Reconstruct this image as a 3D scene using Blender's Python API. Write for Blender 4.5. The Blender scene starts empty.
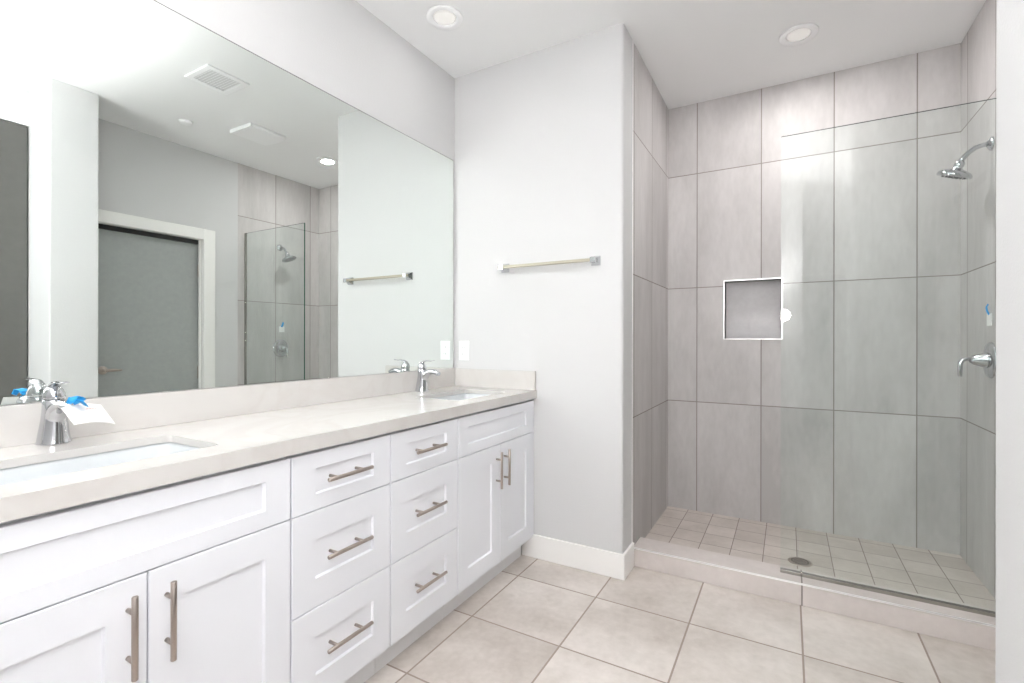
import bpy, bmesh, math, random
from mathutils import Vector, Matrix
random.seed(4)
PI = math.pi
C = bpy.context.scene.collection

# ------------------------------------------------------------------ camera
SC = bpy.context.scene
cam_d = bpy.data.cameras.new('camera'); cam = bpy.data.objects.new('camera', cam_d); C.objects.link(cam)
SC.camera = cam
yaw, roll, F_PX, CY = math.radians(29.729), -.0017, 483.2, 339.2
R = Vector((math.cos(yaw), math.sin(yaw), 0)); Fw = Vector((-math.sin(yaw), math.cos(yaw), 0)); U = Vector((0, 0, 1))
R2 = R*math.cos(roll) - U*math.sin(roll); U2 = R*math.sin(roll) + U*math.cos(roll)
m = Matrix((R2, U2, -Fw)).transposed().to_4x4(); m.translation = Vector((1.7335, 0, 1.1807))
cam.matrix_world = m
cam_d.sensor_width = 36; cam_d.lens = 36*F_PX/1024; cam_d.clip_start = .02
cam_d.shift_y = (CY-341.5)/1024

# ------------------------------------------------------------------ light and exposure
w = bpy.data.worlds.new('world'); SC.world = w; w.use_nodes = True
w.node_tree.nodes['Background'].inputs[0].default_value = (.75, .85, 1, 1)
w.node_tree.nodes['Background'].inputs[1].default_value = .5
SC.view_settings.view_transform = 'Standard'; SC.view_settings.look = 'None'
SC.view_settings.gamma = 1; SC.view_settings.use_curve_mapping = False
SC.view_settings.exposure = -0.45
SC.cycles.caustics_reflective = True
SC.cycles.blur_glossy = 0
SC.cycles.max_bounces = 14; SC.cycles.diffuse_bounces = 8; SC.cycles.glossy_bounces = 6; SC.cycles.transparent_max_bounces = 16
SC.cycles.sample_clamp_indirect = 0
SC.cycles.use_denoising = True

def area(name, loc, rot, sx, sy, power, col=(1, 1, 1)):
    d = bpy.data.lights.new(name, 'AREA'); d.shape = 'RECTANGLE'; d.size = sx; d.size_y = sy; d.energy = power; d.color = col
    o = bpy.data.objects.new(name, d); C.objects.link(o); o.location = loc; o.rotation_euler = rot; return o
def spot_point(name, loc, r, power, col=(1, 1, 1)):
    d = bpy.data.lights.new(name, 'POINT'); d.shadow_soft_size = r; d.energy = power; d.color = col
    o = bpy.data.objects.new(name, d); C.objects.link(o); o.location = loc; return o
spot_point('camera_flash', (1.70, -.02, 1.41), .055, 25, (1, .99, .985))        # the photographer's flash, above the lens
d_ = bpy.data.lights.new('bounce_flash', 'SPOT'); d_.energy = 390; d_.spot_size = 2.65; d_.spot_blend = .6; d_.shadow_soft_size = .12
o_ = bpy.data.objects.new('bounce_flash', d_); C.objects.link(o_); o_.location = (1.50, .15, 1.6); o_.rotation_euler = Vector((-.05, -.38, 1)).to_track_quat('-Z', 'Y').to_euler()  # second flash turned up at the ceiling
area('added_rear_fill', (.95, -2.50, 1.55), (PI/2, 0, 0), 1.5, 1.5, 60, (.93, .96, 1))  # added fill lamp behind the camera, raises the ambient light

# ------------------------------------------------------------------ materials
def new_mat(name):
    mt = bpy.data.materials.new(name); mt.use_nodes = True
    nt = mt.node_tree; return mt, nt, nt.nodes['Principled BSDF']
def plain(name, col, rough=.5, metal=0, bump=0, bscale=200, coat=0, var=0):
    mt, nt, b = new_mat(name)
    b.inputs['Base Color'].default_value = (*col, 1); b.inputs['Roughness'].default_value = rough; b.inputs['Metallic'].default_value = metal
    b.inputs['Coat Weight'].default_value = coat
    tc = nt.nodes.new('ShaderNodeNewGeometry')
    n = nt.nodes.new('ShaderNodeTexNoise'); n.inputs['Scale'].default_value = bscale; n.inputs['Detail'].default_value = 3
    nt.links.new(tc.outputs['Position'], n.inputs['Vector'])
    if bump:
        bp = nt.nodes.new('ShaderNodeBump'); bp.inputs['Strength'].default_value = bump; bp.inputs['Distance'].default_value = .002
        nt.links.new(n.outputs['Fac'], bp.inputs['Height']); nt.links.new(bp.outputs[0], b.inputs['Normal'])
    if var:
        mx = nt.nodes.new('ShaderNodeMix'); mx.data_type = 'RGBA'
        mx.inputs[6].default_value = (*[c*(1-var) for c in col], 1); mx.inputs[7].default_value = (*[min(1, c*(1+var)) for c in col], 1)
        nt.links.new(n.outputs['Fac'], mx.inputs[0]); nt.links.new(mx.outputs[2], b.inputs['Base Color'])
    return mt
def emit(name, col, s):
    mt, nt, b = new_mat(name)
    b.inputs['Base Color'].default_value = (*col, 1); b.inputs['Emission Color'].default_value = (*col, 1); b.inputs['Emission Strength'].default_value = s
    return mt

def tile(name, axes, spacing, offset, grout_w, cols, grout_col, rough=.5, stretch=(1, 1, 1), mott=3.0):
    """tiles cut by world position; axes e.g. (0,2), a grid with thin grout"""
    mt, nt, b = new_mat(name); N = nt.nodes; L = nt.links
    def math_(op, a, bb=None, c=None):
        n = N.new('ShaderNodeMath'); n.operation = op
        for i, v in enumerate((a, bb, c)):
            if v is None: continue
            if isinstance(v, (int, float)): n.inputs[i].default_value = v
            else: L.new(v, n.inputs[i])
        return n.outputs[0]
    g = N.new('ShaderNodeNewGeometry'); sep = N.new('ShaderNodeSeparateXYZ'); L.new(g.outputs['Position'], sep.inputs[0])
    mask = None; cells = []
    for a, s, o in zip(axes, spacing, offset):
        t = math_('DIVIDE', math_('SUBTRACT', sep.outputs[a], o), s)
        fl = math_('FLOOR', t); cells.append(fl)
        fr = math_('FRACT', t)
        d = math_('MINIMUM', fr, math_('SUBTRACT', 1.0, fr))
        k = math_('LESS_THAN', d, grout_w/2/s)
        mask = k if mask is None else math_('MAXIMUM', mask, k)
    cmb = N.new('ShaderNodeCombineXYZ'); L.new(cells[0], cmb.inputs[0])
    if len(cells) > 1: L.new(cells[1], cmb.inputs[1])
    wn = N.new('ShaderNodeTexWhiteNoise'); wn.noise_dimensions = '3D'; L.new(cmb.outputs[0], wn.inputs['Vector'])
    vm = N.new('ShaderNodeVectorMath'); vm.operation = 'MULTIPLY'; L.new(g.outputs['Position'], vm.inputs[0]); vm.inputs[1].default_value = stretch
    va = N.new('ShaderNodeVectorMath'); va.operation = 'MULTIPLY_ADD'; L.new(wn.outputs['Color'], va.inputs[0]); va.inputs[1].default_value = (5, 5, 5); L.new(vm.outputs[0], va.inputs[2])
    n1 = N.new('ShaderNodeTexNoise'); n1.inputs['Scale'].default_value = mott; n1.inputs['Detail'].default_value = 7; n1.inputs['Roughness'].default_value = .62
    L.new(va.outputs[0], n1.inputs['Vector'])
    n2 = N.new('ShaderNodeTexNoise'); n2.inputs['Scale'].default_value = mott*14; n2.inputs['Detail'].default_value = 4; L.new(va.outputs[0], n2.inputs['Vector'])
    fac = math_('ADD', math_('MULTIPLY', n1.outputs['Fac'], .8), math_('MULTIPLY', n2.outputs['Fac'], .2))
    fac = math_('ADD', fac, math_('MULTIPLY', math_('SUBTRACT', wn.outputs['Value'], .5), .10))
    cr = N.new('ShaderNodeValToRGB'); cr.color_ramp.elements[0].position = .33; cr.color_ramp.elements[1].position = .67
    cr.color_ramp.elements[0].color = (*cols[0], 1); cr.color_ramp.elements[1].color = (*cols[1], 1); L.new(fac, cr.inputs[0])
    mx = N.new('ShaderNodeMix'); mx.data_type = 'RGBA'; L.new(mask, mx.inputs[0]); L.new(cr.outputs[0], mx.inputs[6]); mx.inputs[7].default_value = (*grout_col, 1)
    L.new(mx.outputs[2], b.inputs['Base Color']); b.inputs['Specular IOR Level'].default_value = .3
    L.new(math_('ADD', math_('MULTIPLY', mask, .5), rough), b.inputs['Roughness'])
    bp = N.new('ShaderNodeBump'); bp.inputs['Strength'].default_value = .5; bp.inputs['Distance'].default_value = .0015
    L.new(math_('SUBTRACT', math_('MULTIPLY', n2.outputs['Fac'], .15), mask), bp.inputs['Height']); L.new(bp.outputs[0], b.inputs['Normal'])
    return mt

def glass_mat(name, tint, ior=1.5):
    mt = bpy.data.materials.new(name); mt.use_nodes = True; nt = mt.node_tree; N = nt.nodes; L = nt.links
    N.remove(N['Principled BSDF']); out = N['Material Output']
    tr = N.new('ShaderNodeBsdfTransparent'); tr.inputs[0].default_value = (*tint, 1)
    gl = N.new('ShaderNodeBsdfAnisotropic'); gl.inputs['Roughness'].default_value = 0
    fr = N.new('ShaderNodeFresnel'); fr.inputs[0].default_value = ior
    mx = N.new('ShaderNodeMixShader'); g = N.new('ShaderNodeNewGeometry'); sb = N.new('ShaderNodeMath'); sb.operation = 'SUBTRACT'; sb.inputs[0].default_value = 1; L.new(g.outputs['Backfacing'], sb.inputs[1])
    ml = N.new('ShaderNodeMath'); ml.operation = 'MULTIPLY'; L.new(fr.outputs[0], ml.inputs[0]); L.new(sb.outputs[0], ml.inputs[1]); L.new(ml.outputs[0], mx.inputs[0]); L.new(tr.outputs[0], mx.inputs[1]); L.new(gl.outputs[0], mx.inputs[2]); L.new(mx.outputs[0], out.inputs[0])
    return mt

def quartz(name):
    mt, nt, b = new_mat(name); N = nt.nodes; L = nt.links
    g = N.new('ShaderNodeNewGeometry')
    n = N.new('ShaderNodeTexNoise'); n.inputs['Scale'].default_value = 2.2; n.inputs['Detail'].default_value = 6; n.inputs['Distortion'].default_value = 1.2; L.new(g.outputs['Position'], n.inputs['Vector'])
    cr = N.new('ShaderNodeValToRGB'); e = cr.color_ramp.elements
    e[0].position = .44; e[0].color = (.61, .592, .572, 1); e[1].position = .56; e[1].color = (.615, .597, .577, 1)
    x = e.new(.5); x.color = (.59, .567, .545, 1)
    L.new(n.outputs['Fac'], cr.inputs[0]); L.new(cr.outputs[0], b.inputs['Base Color'])
    b.inputs['Roughness'].default_value = .09
    return mt

M = {}
M['wall'] = plain('wall_paint', (.61, .608, .61), .75, bump=.35, bscale=160)
M['ceiling'] = plain('ceiling_paint', (.83, .832, .835), .8, bump=.3, bscale=130)
M['trim'] = plain('trim_paint', (.84, .83, .81), .4)
M['cabinet'] = plain('cabinet_paint', (.775, .786, .825), .38)
M['toe'] = plain('toe_paint', (.78, .78, .79), .5)
M['quartz'] = quartz('white_quartz')
M['ceramic'] = plain('ceramic', (.60, .625, .64), .08)
M['chrome'] = plain('chrome', (.60, .61, .63), .07, 1)
M['nickel'] = plain('brushed_nickel', (.46, .40, .36), .32, 1)
M['nickel2'] = plain('satin_nickel', (.40, .37, .30), .42, 1)
M['steel'] = plain('metal_edge', (.9, .89, .89), .3, .7)
M['track'] = plain('track_metal', (.42, .41, .38), .22, 1)
M['dark'] = plain('dark_holes_and_shade', (.03, .03, .03), .7)
M['plastic'] = plain('white_plastic', (.87, .87, .88), .35)
M['grey_door'] = plain('grey_door_paint', (.36, .378, .37), .5, var=.08, bscale=30)
M['dark_door'] = plain('taupe_door_paint', (.10, .097, .09), .55, var=.12, bscale=20)
M['paper'] = plain('paper', (.86, .85, .84), .7)
M['blue'] = plain('blue_tag', (.01, .33, .75), .45)
M['red'] = plain('red_ink', (.5, .06, .05), .7)
M['lamp'] = emit('lamp_lens', (1, .98, .95), .15)
M['pane'] = glass_mat('window_glass', (.95, .97, .96))
M['glass'] = glass_mat('shower_glass', (.967, .994, .986), 1.6)
M['glass_edge'] = plain('glass_edge', (.02, .09, .065), .1)
wt = ((.44, .42, .415), (.60, .575, .57)); gc = (.28, .25, .235)
M['tile_x'] = tile('wall_tile_back', (0, 2), (.3768, .7525), (1.212, .77), .006, wt, gc, stretch=(1, 1, .35))
M['tile_yl'] = tile('wall_tile_left', (1, 2), (.383, .7525), (2.921, .77), .006, wt, gc, stretch=(1, 1, .2), mott=4)
M['tile_yr'] = tile('wall_tile_right', (1, 2), (.383, .7525), (2.883, .77), .006, wt, gc, stretch=(1, 1, .2), mott=4)
M['niche_tile_lightened'] = tile('niche_tile_lightened', (0, 2), (9, 9), (-3, -3), .004, ((.56, .54, .55), (.72, .70, .71)), gc)  # same tile as the shower wall, brightness put into a lighter colour
M['tile_f'] = tile('shower_floor_tile', (0, 1), (.154, .155), (1.160, 3.01), .004, ((.46, .41, .375), (.62, .56, .52)), (.26, .22, .20))
M['tile_c'] = tile('curb_tile', (0,), (.76,), (1.789,), .006, ((.55, .50, .48), (.68, .625, .60)), gc)
M['floor'] = tile('floor_tile', (0, 1), (.406, .406), (.972, 1.705), .007, ((.46, .41, .37), (.70, .65, .61)), (.33, .27, .235), rough=.28, mott=2.6)

# ------------------------------------------------------------------ mesh helpers
class MB:
    def __init__(s): s.bm = bmesh.new()
    def box(s, x0, x1, y0, y1, z0, z1, mi=0):
        v = [s.bm.verts.new(p) for p in ((x0,y0,z0),(x1,y0,z0),(x1,y1,z0),(x0,y1,z0),(x0,y0,z1),(x1,y0,z1),(x1,y1,z1),(x0,y1,z1))]
        for f in ((3,2,1,0),(4,5,6,7),(0,1,5,4),(1,2,6,5),(2,3,7,6),(3,0,4,7)):
            fc = s.bm.faces.new([v[i] for i in f]); fc.material_index = mi
        return s
    def loft(s, rings, cap=True, closed=True, smooth=True):
        prev = None; first = None
        for ring in rings:
            vs = [s.bm.verts.new(p) for p in ring]
            if prev:
                n = len(vs)
                for i in range(n):
                    f = s.bm.faces.new((prev[i], prev[(i+1) % n], vs[(i+1) % n], vs[i])); f.smooth = smooth
            else: first = vs
            prev = vs
        if cap:
            s.bm.faces.new(list(reversed(first))); s.bm.faces.new(prev)
        return s
    def sweep(s, pts, radii, n=16, up=(0, 1, 0)):
        """radii: (side, up) per point; side axis follows 'up' arg as a fixed side direction"""
        pts = [Vector(p) for p in pts]; rings = []
        side = Vector(up).normalized()
        for i, p in enumerate(pts):
            t = (pts[min(i+1, len(pts)-1)] - pts[max(i-1, 0)]).normalized()
            sd = (side - t*side.dot(t)).normalized(); nn = t.cross(sd)
            a, b = radii[i] if isinstance(radii[i], tuple) else (radii[i], radii[i])
            rings.append([p + sd*(a*math.cos(2*PI*k/n)) + nn*(b*math.sin(2*PI*k/n)) for k in range(n)])
        return s.loft(rings)
    def rings_z(s, prof, n=32, cx=0, cy=0):
        """prof: (offset_x, z, rx, ry)"""
        return s.loft([[Vector((cx+ox+rx*math.cos(2*PI*k/n), cy+ry*math.sin(2*PI*k/n), z)) for k in range(n)] for ox, z, rx, ry in prof])
    def lathe(s, c, axis, prof, n=32):
        """prof: (distance along axis, radius)"""
        ax = Vector(axis).normalized(); c = Vector(c)
        u = ax.orthogonal().normalized(); v = ax.cross(u)
        return s.loft([[c + ax*d + u*(r*math.cos(2*PI*k/n)) + v*(r*math.sin(2*PI*k/n)) for k in range(n)] for d, r in prof])
    def build(s, name, mats, parent=None, bevel=0, seg=2, kind=None, flip=True):
        bmesh.ops.recalc_face_normals(s.bm, faces=s.bm.faces)
        me = bpy.data.meshes.new(name); s.bm.to_mesh(me); s.bm.free()
        for mt in (mats if isinstance(mats, list) else [mats]): me.materials.append(M[mt] if isinstance(mt, str) else mt)
        o = bpy.data.objects.new(name, me); C.objects.link(o)
        if parent: o.parent = parent
        if bevel:
            b = o.modifiers.new('bevel', 'BEVEL'); b.width = bevel; b.segments = seg; b.limit_method = 'ANGLE'; b.angle_limit = math.radians(50)
            b.harden_normals = False
        if kind: o['kind'] = kind
        return o
def tag(o, label, cat, group=None):
    o['label'] = label; o['category'] = cat
    if group: o['group'] = group
    return o
def thing(name, loc, label=None, cat=None, group=None, rotz=0, kind=None):
    o = bpy.data.objects.new(name, None); C.objects.link(o); o.location = loc; o.rotation_euler = (0, 0, rotz); o.empty_display_size = .1
    if label: tag(o, label, cat, group)
    if kind: o['kind'] = kind
    return o
def copy_tree(o, parent=None):
    c = o.copy(); C.objects.link(c); c.parent = parent
    for ch in [x for x in bpy.data.objects if x.parent == o]: copy_tree(ch, c)
    return c
def S(name, mats, boxes, bevel=0, seg=2, parent=None):
    mb = MB()
    for b in boxes: mb.box(*b)
    return mb.build(name, mats, parent, bevel, seg, 'structure' if parent is None else None)

# ------------------------------------------------------------------ the room
H = 2.74; YT = 2.338; YJ = 2.499; YB = 3.373; XT = 1.028; XR = 2.521; XC = 2.440
S('floor', 'floor', [(-.15, 3.2, -2.7, 3.6, -.1, 0)])
S('ceiling', 'ceiling', [(-.15, 3.2, -2.7, 3.6, H, H+.1)])
S('wall_left', 'wall', [(-.12, 0, -2.6, YT, 0, H)])
# short wall that carries the towel bar; its free corner is bullnosed
mb = MB(); r = .014
pts = [(-.12, YJ), (-.12, YT)] + [(XT-r+r*math.sin(a), YT+r-r*math.cos(a)) for a in [k*PI/2/6 for k in range(7)]] + [(XT, YJ)]
mb.loft([[Vector((x, y, z)) for x, y in pts] for z in (0, H)], smooth=False)
mb.build('wall_vanity_end', 'wall', kind='structure')
# shower walls
S('wall_shower_left', 'tile_yl', [(XT-.12, XT, YJ+.0005, YB, .0, H)])
NX0, NX1, NZ0, NZ1, ND = 1.377, 1.702, 1.185, 1.556, .09
S('wall_shower_back', 'tile_x', [(XT-.12, NX0, YB, YB+.12, 0, H), (NX1, XR+.12, YB, YB+.12, 0, H), (NX0, NX1, YB, YB+.12, 0, NZ0), (NX0, NX1, YB, YB+.12, NZ1, H)])
S('wall_shower_right', 'tile_yr', [(XR, XR+.12, 2.517, YB, 0, H)])
# nook wall with the grey door
DY0, DY1, DZ = 1.46, 2.222, 2.006
S('wall_right', 'wall', [(XR, XR+.12, DY1+.02, 2.517, 0, H), (XR, XR+.12, 1.373, DY0-.02, 0, H), (XR, XR+.12, DY0-.02, DY1+.02, DZ+.02, H)])
S('wall_partition', 'wall', [(2.108, 2.66, 1.137, 1.373, 0, H)], bevel=.006)
S('wall_right_near', 'wall', [(XC, XC+.12, -2.6, .16, 0, H), (XC, XC+.12, .16, 1.137, 2.54, H)])
S('wall_doorway', 'wall', [(0, 1.855, -.44, -.32, 0, H)], bevel=.006)
S('wall_rear', 'wall', [(-.12, .20, -2.72, -2.6, 0, H), (1.70, 1.86, -2.72, -2.6, 0, H), (.20, 1.70, -2.72, -2.6, 0, .8), (.20, 1.70, -2.72, -2.6, 2.3, H), (1.86, 2.6, -2.72, -2.6, 2.08, H)])

# baseboard round the short wall
mb = MB(); mb.box(.47, XT+.014, YT-.014, YT, 0, .125); mb.box(XT, XT+.014, YT, YJ, 0, .125)
mb.build('baseboard_vanity_end', 'trim', bevel=.004, kind='structure')
S('baseboard_right', 'trim', [(XR-.014, XR, 2.315, 2.499, 0, .12)], bevel=.004)
S('baseboard_partition', 'trim', [(2.094, 2.108, 1.123, 1.387, 0, .12), (2.094, XC, 1.123, 1.137, 0, .12)], bevel=.004)
S('baseboard_left', 'trim', [(0, .014, -2.6, .16, 0, .12)], bevel=.004)

# metal corner strip of the shower wall tile
S('trim_1', 'steel', [(XT-.001, XT+.003, YJ-.004, YJ+.004, .097, H)])

# curb and shower floor
cb = S('trim_2', 'tile_c', [(XT, XR, YJ, 2.655, 0, .097)], bevel=.003)
MB().box(XT, XR, YJ-.0025, YJ+.004, .0915, .0995).build('metal_edge', 'steel', cb, bevel=.001)
S('floor_shower', 'tile_f', [(XT, XR, 2.655, YB, .0, .05)])

# niche in the shower back wall
mb = MB(); t = .006
mb.box(NX0, NX1, YB+ND, YB+ND+.02, NZ0, NZ1)
mb.box(NX0-.004, NX0, YB+.004, YB+ND+.02, NZ0, NZ1); mb.box(NX1, NX1+.004, YB+.004, YB+ND+.02, NZ0, NZ1)
mb.box(NX0, NX1, YB+.004, YB+ND+.02, NZ0-.004, NZ0); mb.box(NX0, NX1, YB+.004, YB+ND+.02, NZ1, NZ1+.004)
ni = mb.build('trim_3', 'niche_tile_lightened', kind='structure')
mb = MB(); e = .0035
mb.box(NX0-e, NX1+e, YB-.003, YB+.012, NZ1-.002, NZ1+e); mb.box(NX0-e, NX1+e, YB-.003, YB+.012, NZ0-e, NZ0+.002)
mb.box(NX0-e, NX0+.002, YB-.003, YB+.012, NZ0, NZ1); mb.box(NX1-.002, NX1+e, YB-.003, YB+.012, NZ0, NZ1)
mb.build('metal_frame', 'steel', ni)

# grey door in the nook wall
d1 = thing('door_1', (XR, (DY0+DY1)/2, 0), kind='structure')
def rel(o, loc): 
    for v in o.data.vertices: v.co -= Vector(loc)
    return o
L1 = (XR, (DY0+DY1)/2, 0)
mb = MB(); cw = .095
mb.box(XR-.016, XR, DY0-.02-cw+.02, DY0, 0, DZ+cw-.005); mb.box(XR-.016, XR, DY1, DY1+cw, 0, DZ+cw-.005); mb.box(XR-.016, XR, DY0, DY1, DZ, DZ+cw-.005)
rel(mb.build('casing', 'trim', d1, bevel=.005), L1)
mb = MB(); mb.box(XR, XR+.12, DY0-.02, DY0, 0, DZ); mb.box(XR, XR+.12, DY1, DY1+.02, 0, DZ); mb.box(XR, XR+.12, DY0-.02, DY1+.02, DZ, DZ+.02)
mb.box(XR+.030, XR+.045, DY1-.012, DY1, 0, DZ)
rel(mb.build('door_jamb', 'trim', d1, bevel=.002), L1)
rel(MB().box(XR+.062, XR+.1, DY0+.003, DY1-.004, .008, DZ-.006).build('door_slab', 'grey_door', d1, bevel=.002), L1)
rel(MB().box(XR+.045, XR+.062, DY0+.003, DY1-.004, DZ-.035, DZ-.001).build('head_shade_strip', 'dark', d1), L1)  # black strip painting in the shade of the gap under the door head
mb = MB(); hy = 1.565; hz = .95
mb.lathe((XR+.064, hy, hz), (-1, 0, 0), [(0, .03), (.008, .03), (.012, .026), (.014, .012), (.045, .011), (.05, .004)], 24)
mb.sweep([(XR+.022, hy, hz), (XR+.020, hy+.03, hz), (XR+.021, hy+.07, hz), (XR+.026, hy+.105, hz-.003)], [(.010, .007), (.011, .007), (.009, .006), (.007, .005)], 12, up=(0, 0, 1))
rel(mb.build('door_handle', 'nickel', d1), L1)
for z in (.9, 1.75, .25):
    mb = MB(); mb.lathe((XR+.055, DY1-.006, z-.05), (0, 0, 1), [(0, .006), (.1, .006)], 12); mb.box(XR+.045, XR+.058, DY1-.0025, DY1, z-.05, z+.05)
    rel(mb.build('hinge', 'nickel', d1), L1)

# tall taupe door in the near part of the right wall
L2 = (XC, .63, 0); d2 = thing('door_2', L2, kind='structure')
rel(MB().box(XC+.004, XC+.044, .18, 1.130, .008, 2.515).build('door_slab', 'dark_door', d2, bevel=.002), L2)
mb = MB(); mb.box(XC, XC+.12, .16, .18, 0, 2.54); mb.box(XC, XC+.12, .18, 1.137, 2.52, 2.54)
rel(mb.build('door_jamb', 'trim', d2), L2)
mb = MB(); mb.lathe((XC+.004, .25, .95), (-1, 0, 0), [(0, .03), (.01, .03), (.012, .012), (.045, .012), (.05, .003)], 24)
mb.sweep([(XC-.038, .25, .95), (XC-.04, .30, .95), (XC-.034, .36, .948)], [(.010, .007), (.011, .007), (.007, .005)], 12, up=(0, 0, 1))
rel(mb.build('door_handle', 'nickel', d2), L2)

# rear door (dark), and an unseen window added behind the camera for fill light
L3 = (2.2, -2.6, 0); d3 = thing('door_3', L3, kind='structure')
rel(MB().box(1.88, XC-.03, -2.66, -2.62, .008, 2.05).build('door_slab', 'grey_door', d3, bevel=.002), L3)
mb = MB(); mb.box(1.86, 1.88, -2.72, -2.6, 0, 2.08); mb.box(XC-.03, XC, -2.72, -2.6, 0, 2.08); mb.box(1.88, XC-.03, -2.72, -2.6, 2.05, 2.08)
rel(mb.build('door_jamb', 'trim', d3), L3)
L4 = (.95, -2.6, .8); w1 = thing('added_window_1', L4, kind='structure')  # added, unseen window, put in to go with the rear fill lamp
mb = MB(); mb.box(.20, .25, -2.70, -2.63, .8, 2.3); mb.box(1.65, 1.70, -2.70, -2.63, .8, 2.3); mb.box(.25, 1.65, -2.70, -2.63, .8, .85); mb.box(.25, 1.65, -2.70, -2.63, 2.25, 2.3); mb.box(.93, .97, -2.69, -2.64, .85, 2.25)
rel(mb.build('window_frame', 'trim', w1, bevel=.003), L4)
rel(MB().box(.25, 1.65, -2.668, -2.662, .85, 2.25).build('window_pane', 'pane', w1), L4)
rel(MB().box(.16, 1.74, -2.63, -2.57, .77, .8).build('window_sill', 'trim', w1, bevel=.003), L4)

# ------------------------------------------------------------------ mirror
mm, nt, b = new_mat('mirror_silver'); b.inputs['Metallic'].default_value = 1; b.inputs['Roughness'].default_value = 0; b.inputs['Base Color'].default_value = (.88, .925, .90, 1)
b.inputs['Specular IOR Level'].default_value = 1
M['mirror'] = mm
MY1 = 2.318
mb = MB(); mb.box(.001, .006, -.30, MY1, 1.012, 2.241, 1)
for f in mb.bm.faces:
    if f.calc_center_median().x > .0055: f.material_index = 0
mir = thing('wall_mirror', (0, 1.0, 1.6), 'wide frameless wall mirror above the white quartz backsplash', 'mirror')
mp = mb.build('mirror_glass', ['mirror', plain('mirror_edge', (.16, .19, .17), .3)], mir)
rel(mp, mir.location)
rel(MB().box(.001, .0072, -.30, MY1, 2.2405, 2.2425).build('worn_silver_edge', plain('worn_silver_grey', (.25, .25, .24), .4, .6), mir), mir.location)  # dark line of worn mirror silver, built as a thin strip

# ------------------------------------------------------------------ vanity cabinets
XF = .543; ZB, ZR, ZT = .118, .682, .850
def shaker(y0, y1, z0, z1, my, mz, parent, name, origin):
    """one front: flat rails and stiles with a sunk centre panel"""
    bm = bmesh.new(); x = XF; d = .008; c = .0035; th = .019
    def ring(xx, a0, a1, b0, b1): return [bm.verts.new((xx, yy, zz)) for yy, zz in ((a0, b0), (a1, b0), (a1, b1), (a0, b1))]
    bk = ring(x-th, y0, y1, z0, z1)
    s1 = ring(x-.0015, y0, y1, z0, z1)
    o = ring(x, y0+.0015, y1-.0015, z0+.0015, z1-.0015)
    i = ring(x, y0+my, y1-my, z0+mz, z1-mz)
    p = ring(x-d, y0+my+c, y1-my-c, z0+mz+c, z1-mz-c)
    for a, bb in ((bk, s1), (s1, o), (o, i), (i, p)):
        for k in range(4): bm.faces.new((a[k], a[(k+1) % 4], bb[(k+1) % 4], bb[k]))
    bm.faces.new(p); bm.faces.new(list(reversed(bk)))
    mb = MB(); mb.bm = bm
    return rel(mb.build(name, 'cabinet', parent), origin)
def pull(cy, cz, vertical, parent, origin, L=.172):
    mb = MB(); x = XF + .030; r = .006; ax = (0, 0, 1) if vertical else (0, 1, 0)
    c = Vector((x, cy, cz)); a = Vector(ax)
    mb.lathe(c - a*L/2, ax, [(0, r-.001), (.001, r), (L-.001, r), (L, r-.001)], 16)
    for s_ in (-1, 1):
        q = c + a*(s_*.05); base = XF - (.008 if not vertical else 0)
        mb.lathe((base, q.y, q.z), (1, 0, 0), [(0, .0048), (x-base, .0045)], 12)
    return rel(mb.build('handle', 'nickel', parent), origin)
g = .0016
def carcass(t, y0, y1, org):
    mb = MB(); xb = XF-.020; th = .016
    mb.box(.02, xb, y0+.0006, y0+th, .10, .858); mb.box(.02, xb, y1-th, y1-.0006, .10, .858)
    mb.box(.02, xb, y0+th, y1-th, .10, .116); mb.box(.02, .03, y0+th, y1-th, .116, .858)
    mb.box(xb-.018, xb, y0+th, y1-th, .834, .858); mb.box(xb-.018, xb, y0+th, y1-th, ZR-.015, ZR+.015); mb.box(xb-.018, xb, y0+th, y1-th, .116, .13)
    rel(mb.build('carcass', 'cabinet', t), org)
    rel(MB().box(.455, .470, y0, y1, 0, .10).build('toe_kick', 'toe', t), org)
def sink_cabinet(y0, y1, label):
    org = (XF, (y0+y1)/2, 0); t = thing('sink_cabinet', org, label, 'cabinet', 'vanity sink cabinets')
    carcass(t, y0, y1, org)
    shaker(y0+g, y1-g, ZR+g, ZT, .073, .045, t, 'false_front', org)
    ym = (y0+y1)/2
    for a, bb, hy in ((y0+g, ym-g, ym-.036), (ym+g, y1-g, ym+.036)):
        d = shaker(a, bb, ZB, ZR-g, .073, .078, t, 'door', org)
        pull(hy, .566, True, d, org)
    return t
def drawer_cabinet(y0, y1, label):
    org = (XF, (y0+y1)/2, 0); t = thing('drawer_cabinet', org, label, 'cabinet', 'vanity drawer cabinets')
    carcass(t, y0, y1, org)
    for z0, z1, mz, hz in ((ZR+g, ZT, .045, .769), (.399+g, ZR-g, .083, .543), (ZB, .399-g, .083, .268)):
        d = shaker(y0+g, y1-g, z0, z1, .077, mz, t, 'drawer', org)
        pull((y0+y1)/2-.006, hz, False, d, org)
    return t
sink_cabinet(.170, .856, 'white shaker sink cabinet with two doors at the left end of the vanity')
drawer_cabinet(.858, 1.241, 'white three-drawer cabinet beside the left sink cabinet')
drawer_cabinet(1.243, 1.634, 'white three-drawer cabinet beside the right sink cabinet')
sink_cabinet(1.636, 2.314, 'white shaker sink cabinet with two doors against the towel bar wall')
# narrow filler against the wall
fl = MB().box(.50, XF-.006, 2.3145, YT-.001, .118, .850).build('filler_strip', 'cabinet'); tag(fl, 'narrow white filler strip between the end sink cabinet and the towel bar wall', 'filler strip')

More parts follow.
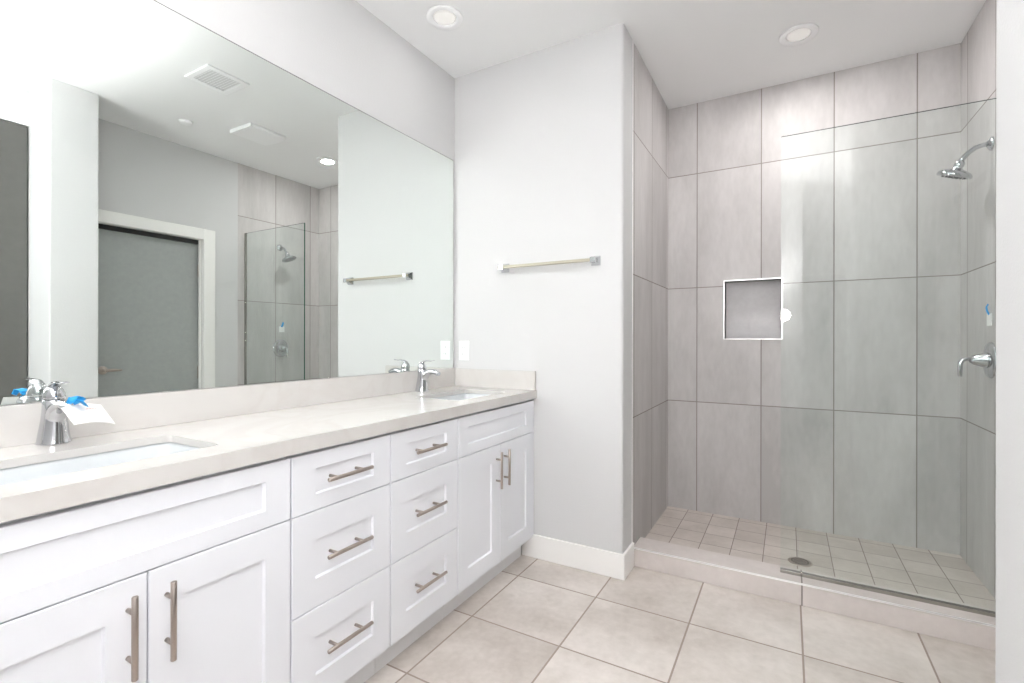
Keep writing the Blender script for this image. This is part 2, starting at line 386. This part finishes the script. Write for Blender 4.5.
# ------------------------------------------------------------------ countertop with two cut-outs
CT = .905; SY = (.505, 1.972)
def rrect(x0, x1, y0, y1, r, n=6):
    out = []
    for cx, cy, a0 in ((x1-r, y1-r, 0), (x0+r, y1-r, PI/2), (x0+r, y0+r, PI), (x1-r, y0+r, 3*PI/2)):
        for k in range(n+1):
            a = a0 + PI/2*k/n; out.append((cx+r*math.cos(a), cy+r*math.sin(a)))
    return out
SX0, SX1, SH = .190, .455, .212
bm = bmesh.new(); edges = []
loops = [[(0.0005, .14), (.556, .14), (.556, YT-.0005), (0.0005, YT-.0005)]] + [rrect(SX0, SX1, c-SH, c+SH, .022) for c in SY]
for lp in loops:
    vs = [bm.verts.new((x, y, CT)) for x, y in lp]
    for i in range(len(vs)): edges.append(bm.edges.new((vs[i], vs[(i+1) % len(vs)])))
bmesh.ops.triangle_fill(bm, use_beauty=True, use_dissolve=False, edges=edges)
for f in bm.faces:
    if f.normal.z < 0: f.normal_flip()
ret = bmesh.ops.extrude_face_region(bm, geom=list(bm.faces))
for v in ret['geom']:
    if isinstance(v, bmesh.types.BMVert): v.co.z = CT-.020
mb = MB(); mb.bm = bm
mb.box(.534, .556, .14, YT-.0005, .8625, CT-.020)
ct = mb.build('countertop', 'quartz'); 
tag(ct, 'long white quartz countertop over the vanity with two sink cut-outs', 'countertop')
MB().box(.0005, .020, .14, YT-.0005, CT, 1.010).build('backsplash', 'quartz', ct, bevel=.0015)
MB().box(.0205, .550, YT-.020, YT-.0005, CT, 1.008).build('side_splash', 'quartz', ct, bevel=.0015)

def basin(cy, label):
    t = thing('sink', (.3225, cy, CT-.16), label, 'sink', 'undermount sinks'); org = t.location.copy()
    mb = MB(); n = 6; rings = []
    prof = [(.012, -.0205, .034), (.004, -.0205, .026), (.0, -.03, .024), (-.008, -.09, .04), (-.018, -.125, .045), (-.045, -.142, .05), (-.09, -.147, .03)]
    for off, dz, r_ in prof:
        rings.append([Vector((x, y, CT+dz)) for x, y in rrect(SX0-off, SX1+off, cy-SH-off, cy+SH+off, min(r_, .12), n)])
    outer = [[Vector((x, y, CT+dz-.004)) for x, y in rrect(SX0-off-.009, SX1+off+.009, cy-SH-off-.009, cy+SH+off+.009, r_, n)] for off, dz, r_ in prof]
    mb.loft(list(reversed(outer)) + rings)
    rel(mb.build('basin', 'ceramic', t), org)
    mb = MB(); mb.lathe((.3225, cy, CT-.148), (0, 0, 1), [(0, .03), (.004, .03), (.005, .024), (.003, .018), (.006, .016), (.008, .0)], 24)
    rel(mb.build('drain', 'chrome', t), org)
basin(SY[0], 'white rectangular undermount sink at the left end, below the tagged faucet')
basin(SY[1], 'white rectangular undermount sink at the far right end of the vanity')

# ------------------------------------------------------------------ faucets
def faucet(loc, label):
    t = thing('faucet', loc, label, 'faucet', 'single handle faucets')
    MB().rings_z([(0, .0002, .0365, .0355), (0, .004, .0365, .0355), (0, .008, .0350, .0338), (.001, .03, .0325, .0310), (.003, .06, .0285, .0270), (.005, .085, .0260, .0250), (.004, .105, .0245, .0240), (.002, .114, .0235, .0235), (.002, .116, .0220, .0220)]).build('body', 'chrome', t)
    MB().sweep([(.000, 0, .050), (.014, 0, .074), (.032, 0, .094), (.054, 0, .105), (.078, 0, .107), (.098, 0, .102), (.112, 0, .095)],
               [(.022, .022), (.0225, .023), (.0210, .0195), (.0185, .0150), (.0170, .0125), (.0160, .0118), (.0145, .0105)]).build('spout', 'chrome', t)
    MB().lathe((.104, 0, .094), (.25, 0, -1), [(0, .0105), (.008, .0105), (.0085, .008)], 20).build('aerator', 'chrome', t)
    mb = MB()
    mb.rings_z([(.002, .1165, .0220, .0220), (.002, .121, .0240, .0238), (.001, .132, .0235, .0225), (0, .142, .0195, .0185), (-.001, .150, .0125, .0120), (-.001, .153, .004, .004)])
    mb.sweep([(-.014, 0, .134), (-.002, 0, .150), (.014, 0, .159), (.034, 0, .162), (.058, 0, .161), (.080, 0, .164)], [(.014, .008), (.0145, .0075), (.0120, .005), (.0095, .0035), (.0085, .003), (.0070, .0025)])
    mb.build('lever_handle', 'chrome', t)
    return t
faucet((.060, .505, CT), 'chrome single-lever faucet with paper tag at the left sink')
faucet((.062, 1.972, CT), 'chrome single-lever faucet at the right sink, nothing hanging on it')

# folded paper tag with blue tie on the left faucet
tg = thing('hang_tag', (.19, .53, 1.0), 'white folded paper hang tag with blue tie on the left faucet spout', 'tag')
mb = MB(); P = [Vector(p) for p in ((.209, .474, 1.013), (.266, .480, .976), (.156, .602, .950), (.090, .594, .998))]
nrm = (P[1]-P[0]).cross(P[3]-P[0]).normalized()*.0009
def bend(u, v):
    q = (P[0]*(1-u)+P[1]*u)*(1-v) + (P[3]*(1-u)+P[2]*u)*v; q = q.copy(); q.z += .006*math.sin(PI*v) ; return q
rows = [[bend(i/6, j/6) for i in range(7)] for j in range(7)]
bm = mb.bm; top = [[bm.verts.new(p+nrm) for p in r_] for r_ in rows]; bot = [[bm.verts.new(p-nrm) for p in r_] for r_ in rows]
for j in range(6):
    for i in range(6):
        bm.faces.new((top[j][i], top[j][i+1], top[j+1][i+1], top[j+1][i])); bm.faces.new((bot[j+1][i], bot[j+1][i+1], bot[j][i+1], bot[j][i]))
for j in range(6):
    bm.faces.new((top[j+1][0], bot[j+1][0], bot[j][0], top[j][0])); bm.faces.new((top[j][6], bot[j][6], bot[j+1][6], top[j+1][6]))
for i in range(6):
    bm.faces.new((top[0][i], bot[0][i], bot[0][i+1], top[0][i+1])); bm.faces.new((top[6][i+1], bot[6][i+1], bot[6][i], top[6][i]))
rel(mb.build('card', 'paper', tg), tg.location)
mb = MB()
mb.sweep([(.194, .492, 1.020), (.196, .498, 1.031), (.192, .505, 1.034), (.186, .512, 1.028), (.180, .520, 1.020)], [(.006, .002), (.008, .003), (.010, .003), (.012, .003), (.014, .002)], 8)
mb.sweep([(.190, .505, 1.030), (.184, .518, 1.025), (.174, .532, 1.010)], [(.009, .003), (.009, .003), (.012, .002)], 8, up=(1, 0, 0))
rel(mb.build('blue_tie', 'blue', tg), tg.location)
mb = MB()
for k in range(4):
    q = bend(.30, .50+.07*k) + nrm*1.2
    mb.box(q.x-.002, q.x+.002, q.y-.003, q.y+.003, q.z-.0003, q.z+.0006)
rel(mb.build('red_print', 'red', tg), tg.location)

# ------------------------------------------------------------------ wall outlet / switch by the mirror
o_ = thing('wall_outlet', (.075, YT, 1.113), 'white outlet plate on the wall between the mirror and the towel bar', 'outlet')
MB().box(-.036, .036, -.006, -.0003, -.057, .057).build('cover_plate', 'plastic', o_, bevel=.003)
mb = MB(); mb.box(-.017, .017, -.009, -.006, -.034, .034); mb.build('receptacle', 'plastic', o_, bevel=.001)
for z in (-.02, .02):
    for x0, x1, hh in ((-.008, -.006, .005), (.005, .007, .004)):
        MB().box(x0, x1, -.0093, -.0089, z-hh, z+hh).build('slot', 'dark', o_)

# ------------------------------------------------------------------ towel bar
TZ = 1.578
tb = thing('towel_bar', (.635, YT, TZ), 'satin nickel towel bar with square chrome posts on the white wall', 'towel bar')
for x in (-.278, .254):
    mb = MB()
    def sq(h, y): return [Vector((x-h, y, -h)), Vector((x+h, y, -h)), Vector((x+h, y, h)), Vector((x-h, y, h))]
    mb.loft([sq(.024, -.0003), sq(.024, -.008), sq(.012, -.030), sq(.0135, -.036), sq(.0135, -.058)], smooth=False)
    mb.build('post', 'chrome', tb, bevel=.001)
MB().box(-.298, .254, -.055, -.039, -.008, .008).build('bar', 'nickel2', tb, bevel=.0015)

# ------------------------------------------------------------------ ceiling fittings
def can(x, y, label, power):
    t = thing('recessed_light', (x, y, H), label, 'ceiling light', 'recessed ceiling lights')
    mb = MB(); n = 40
    prof = [(.088, -.0003), (.088, -.005), (.084, -.008), (.062, -.009), (.056, -.006), (.054, -.0005)]
    bm = mb.bm; prev = None; first = None
    for r_, z in prof:
        vs = [bm.verts.new((r_*math.cos(2*PI*k/n), r_*math.sin(2*PI*k/n), z)) for k in range(n)]
        if prev:
            for k in range(n): f = bm.faces.new((prev[k], prev[(k+1) % n], vs[(k+1) % n], vs[k])); f.smooth = True
        else: first = vs
        prev = vs
    for k in range(n): bm.faces.new((prev[k], prev[(k+1) % n], first[(k+1) % n], first[k]))
    mb.build('trim_ring', 'plastic', t)
    MB().lathe((0, 0, -.0005), (0, 0, -1), [(0, .0535), (.003, .0535), (.0042, .045), (.005, .02)], 32).build('lens', 'lamp', t)
    d = bpy.data.lights.new('lamp', 'AREA'); d.shape = 'DISK'; d.size = .1; d.energy = power; d.color = (1, .98, .96)
    l = bpy.data.objects.new('lamp', d); C.objects.link(l); l.parent = t; l.location = (0, 0, -.012)
can(.287, 1.870, 'round recessed ceiling light above the far end of the vanity', .8)
can(1.778, 2.868, 'round recessed ceiling light inside the shower', 12)

# square air vent with louvres, smoke detector, exhaust fan (all seen in the mirror)
av = thing('ceiling_vent', (1.26, 1.645, H), 'white square louvred air vent on the ceiling, reflected in the mirror', 'vent')
mb = MB(); a = .124; i_ = .092
mb.box(-a, a, -a, -i_, -.010, -.0003); mb.box(-a, a, i_, a, -.010, -.0003); mb.box(-a, -i_, -i_, i_, -.010, -.0003); mb.box(i_, a, -i_, i_, -.010, -.0003)
mb.build('vent_frame', 'plastic', av, bevel=.003)
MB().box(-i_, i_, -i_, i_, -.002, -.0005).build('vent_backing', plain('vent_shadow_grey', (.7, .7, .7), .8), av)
for k in range(11):
    y = -i_+.008+k*.0170
    bm = bmesh.new(); mb = MB(); 
    vs = [(-i_, y-.006, -.011), (-i_, y+.006, -.003), (-i_, y+.0072, -.0045), (-i_, y-.0048, -.0125)]
    mb.loft([[Vector(v) for v in vs], [Vector((i_, v[1], v[2])) for v in vs]], smooth=False); mb.build('louvre', 'plastic', av); bm.free()
sm = MB(); sm.lathe((2.030, 1.848, H-.0003), (0, 0, -1), [(0, .043), (.008, .043), (.016, .038), (.020, .028), (.021, .005)], 32)
sm = sm.build('sprinkler_cover', 'plastic'); tag(sm, 'small round white ceiling cover near the grey door, reflected in the mirror', 'ceiling cover')
ef = thing('exhaust_fan', (1.765, 2.235, H), 'white rectangular exhaust fan cover on the ceiling, reflected in the mirror', 'exhaust fan')
mb = MB(); rings = []
mb.loft([[Vector((x*s, y*s, z)) for x, y in ((-.13, -.135), (.13, -.135), (.13, .13), (.08, .143), (0, .148), (-.08, .143), (-.13, .13))] for z, s in ((-.0003, .97), (-.014, 1), (-.022, .985), (-.026, .93))], smooth=False)
mb.build('grille_cover', 'plastic', ef, bevel=.002)
MB().box(-.128, .128, -.152, -.138, -.028, -.0003).build('light_bar', 'plastic', ef, bevel=.004)

# ------------------------------------------------------------------ shower fittings
mb = MB(); mb.box(1.705, XR-.001, 2.580, 2.590, .105, 2.128, 0)
for f in mb.bm.faces:
    if abs(f.normal.y) < .5: pass
mb.bm.normal_update()
for f in mb.bm.faces: f.material_index = 0 if abs(f.normal.y) > .5 else 1
gp = thing('shower_screen', (2.11, 2.585, .097), 'fixed clear glass panel standing on the tiled shower curb', 'glass panel')
rel(mb.build('glass_pane', ['glass', 'glass_edge'], gp), gp.location)
rel(MB().box(1.704, XR-.001, 2.574, 2.596, .0972, .112).build('bottom_track', 'track', gp, bevel=.001), gp.location)
rel(MB().box(XR-.012, XR-.0005, 2.577, 2.593, .112, 2.128).build('wall_track', 'track', gp), gp.location)

sh = thing('shower_fixture', (XR, 2.925, 2.055), 'chrome shower head on a curved arm from the right tile wall', 'shower head')
MB().lathe((-.0005, 0, 0), (-1, 0, 0), [(0, .031), (.004, .031), (.010, .024), (.016, .014), (.017, .012)], 32).build('flange', 'chrome', sh)
MB().sweep([(-.004, 0, 0), (-.030, 0, -.001), (-.055, 0, -.008), (-.078, 0, -.026), (-.098, 0, -.050), (-.108, 0, -.064)], [.0105]*6, 16).build('arm', 'chrome', sh)
ax = Vector((-.34, .22, -1)).normalized()
mb = MB(); mb.lathe((-.104, 0, -.058), ax, [(0, .013), (.010, .019), (.024, .019), (.030, .016), (.036, .022), (.044, .044), (.052, .060), (.060, .065), (.068, .066), (.072, .062), (.073, .052)], 40)
mb.build('shower_head', 'chrome', sh)
mb = MB(); c0 = Vector((-.104, 0, -.058)) + ax*.0725; u_ = ax.orthogonal().normalized(); v_ = ax.cross(u_)
for rr, nn in ((.014, 6), (.028, 12), (.042, 18)):
    for k in range(nn):
        q = c0 + u_*(rr*math.cos(2*PI*k/nn)) + v_*(rr*math.sin(2*PI*k/nn)); mb.lathe(q, ax, [(0, .0022), (.003, .0016)], 6)
mb.build('nozzles', 'dark', sh)

sv = thing('shower_valve', (XR, 2.935, 1.090), 'round chrome shower valve with lever on the right tile wall', 'shower valve')
MB().lathe((-.0005, 0, 0), (-1, 0, 0), [(0, .082), (.004, .082), (.009, .076), (.013, .055), (.014, .034)], 48).build('escutcheon', 'chrome', sv)
MB().lathe((-.012, 0, 0), (-1, 0, 0), [(0, .034), (.006, .035), (.010, .033), (.045, .022), (.058, .014), (.060, .010)], 32).build('valve_cone', 'chrome', sv)
MB().sweep([(-.050, 0, .002), (-.078, 0, .004), (-.094, 0, .000), (-.102, 0, -.012), (-.104, 0, -.035), (-.104, 0, -.076)], [.010, .009, .0095, .010, .0095, .008], 16).build('lever_handle', 'chrome', sv)
vt = thing('valve_tag', (XR, 2.948, 1.290), 'small white card with blue tie on the tile above the shower valve', 'tag')
MB().box(-.004, -.001, -.030, .026, -.045, .010).build('card', 'paper', vt)
MB().sweep([(-.004, -.004, .004), (-.010, .000, .022), (-.010, .008, .040), (-.004, .010, .052)], [(.010, .0025), (.008, .003), (.008, .0025), (.006, .002)], 8).build('blue_tie', 'blue', vt)

dr = thing('shower_drain', (1.788, 2.862, .05), 'round metal drain grate in the shower floor behind the glass', 'drain')
MB().lathe((0, 0, .0002), (0, 0, 1), [(0, .054), (.002, .054), (.0035, .050), (.0037, .044)], 36).build('drain_ring', 'nickel', dr)
mb = MB()
for rr, nn in ((.0, 1), (.012, 6), (.024, 12), (.036, 18)):
    for k in range(nn): mb.lathe((rr*math.cos(2*PI*k/nn), rr*math.sin(2*PI*k/nn), .0036), (0, 0, 1), [(0, .0042), (.0006, .0042)], 8)
mb.build('drain_holes', 'dark', dr)
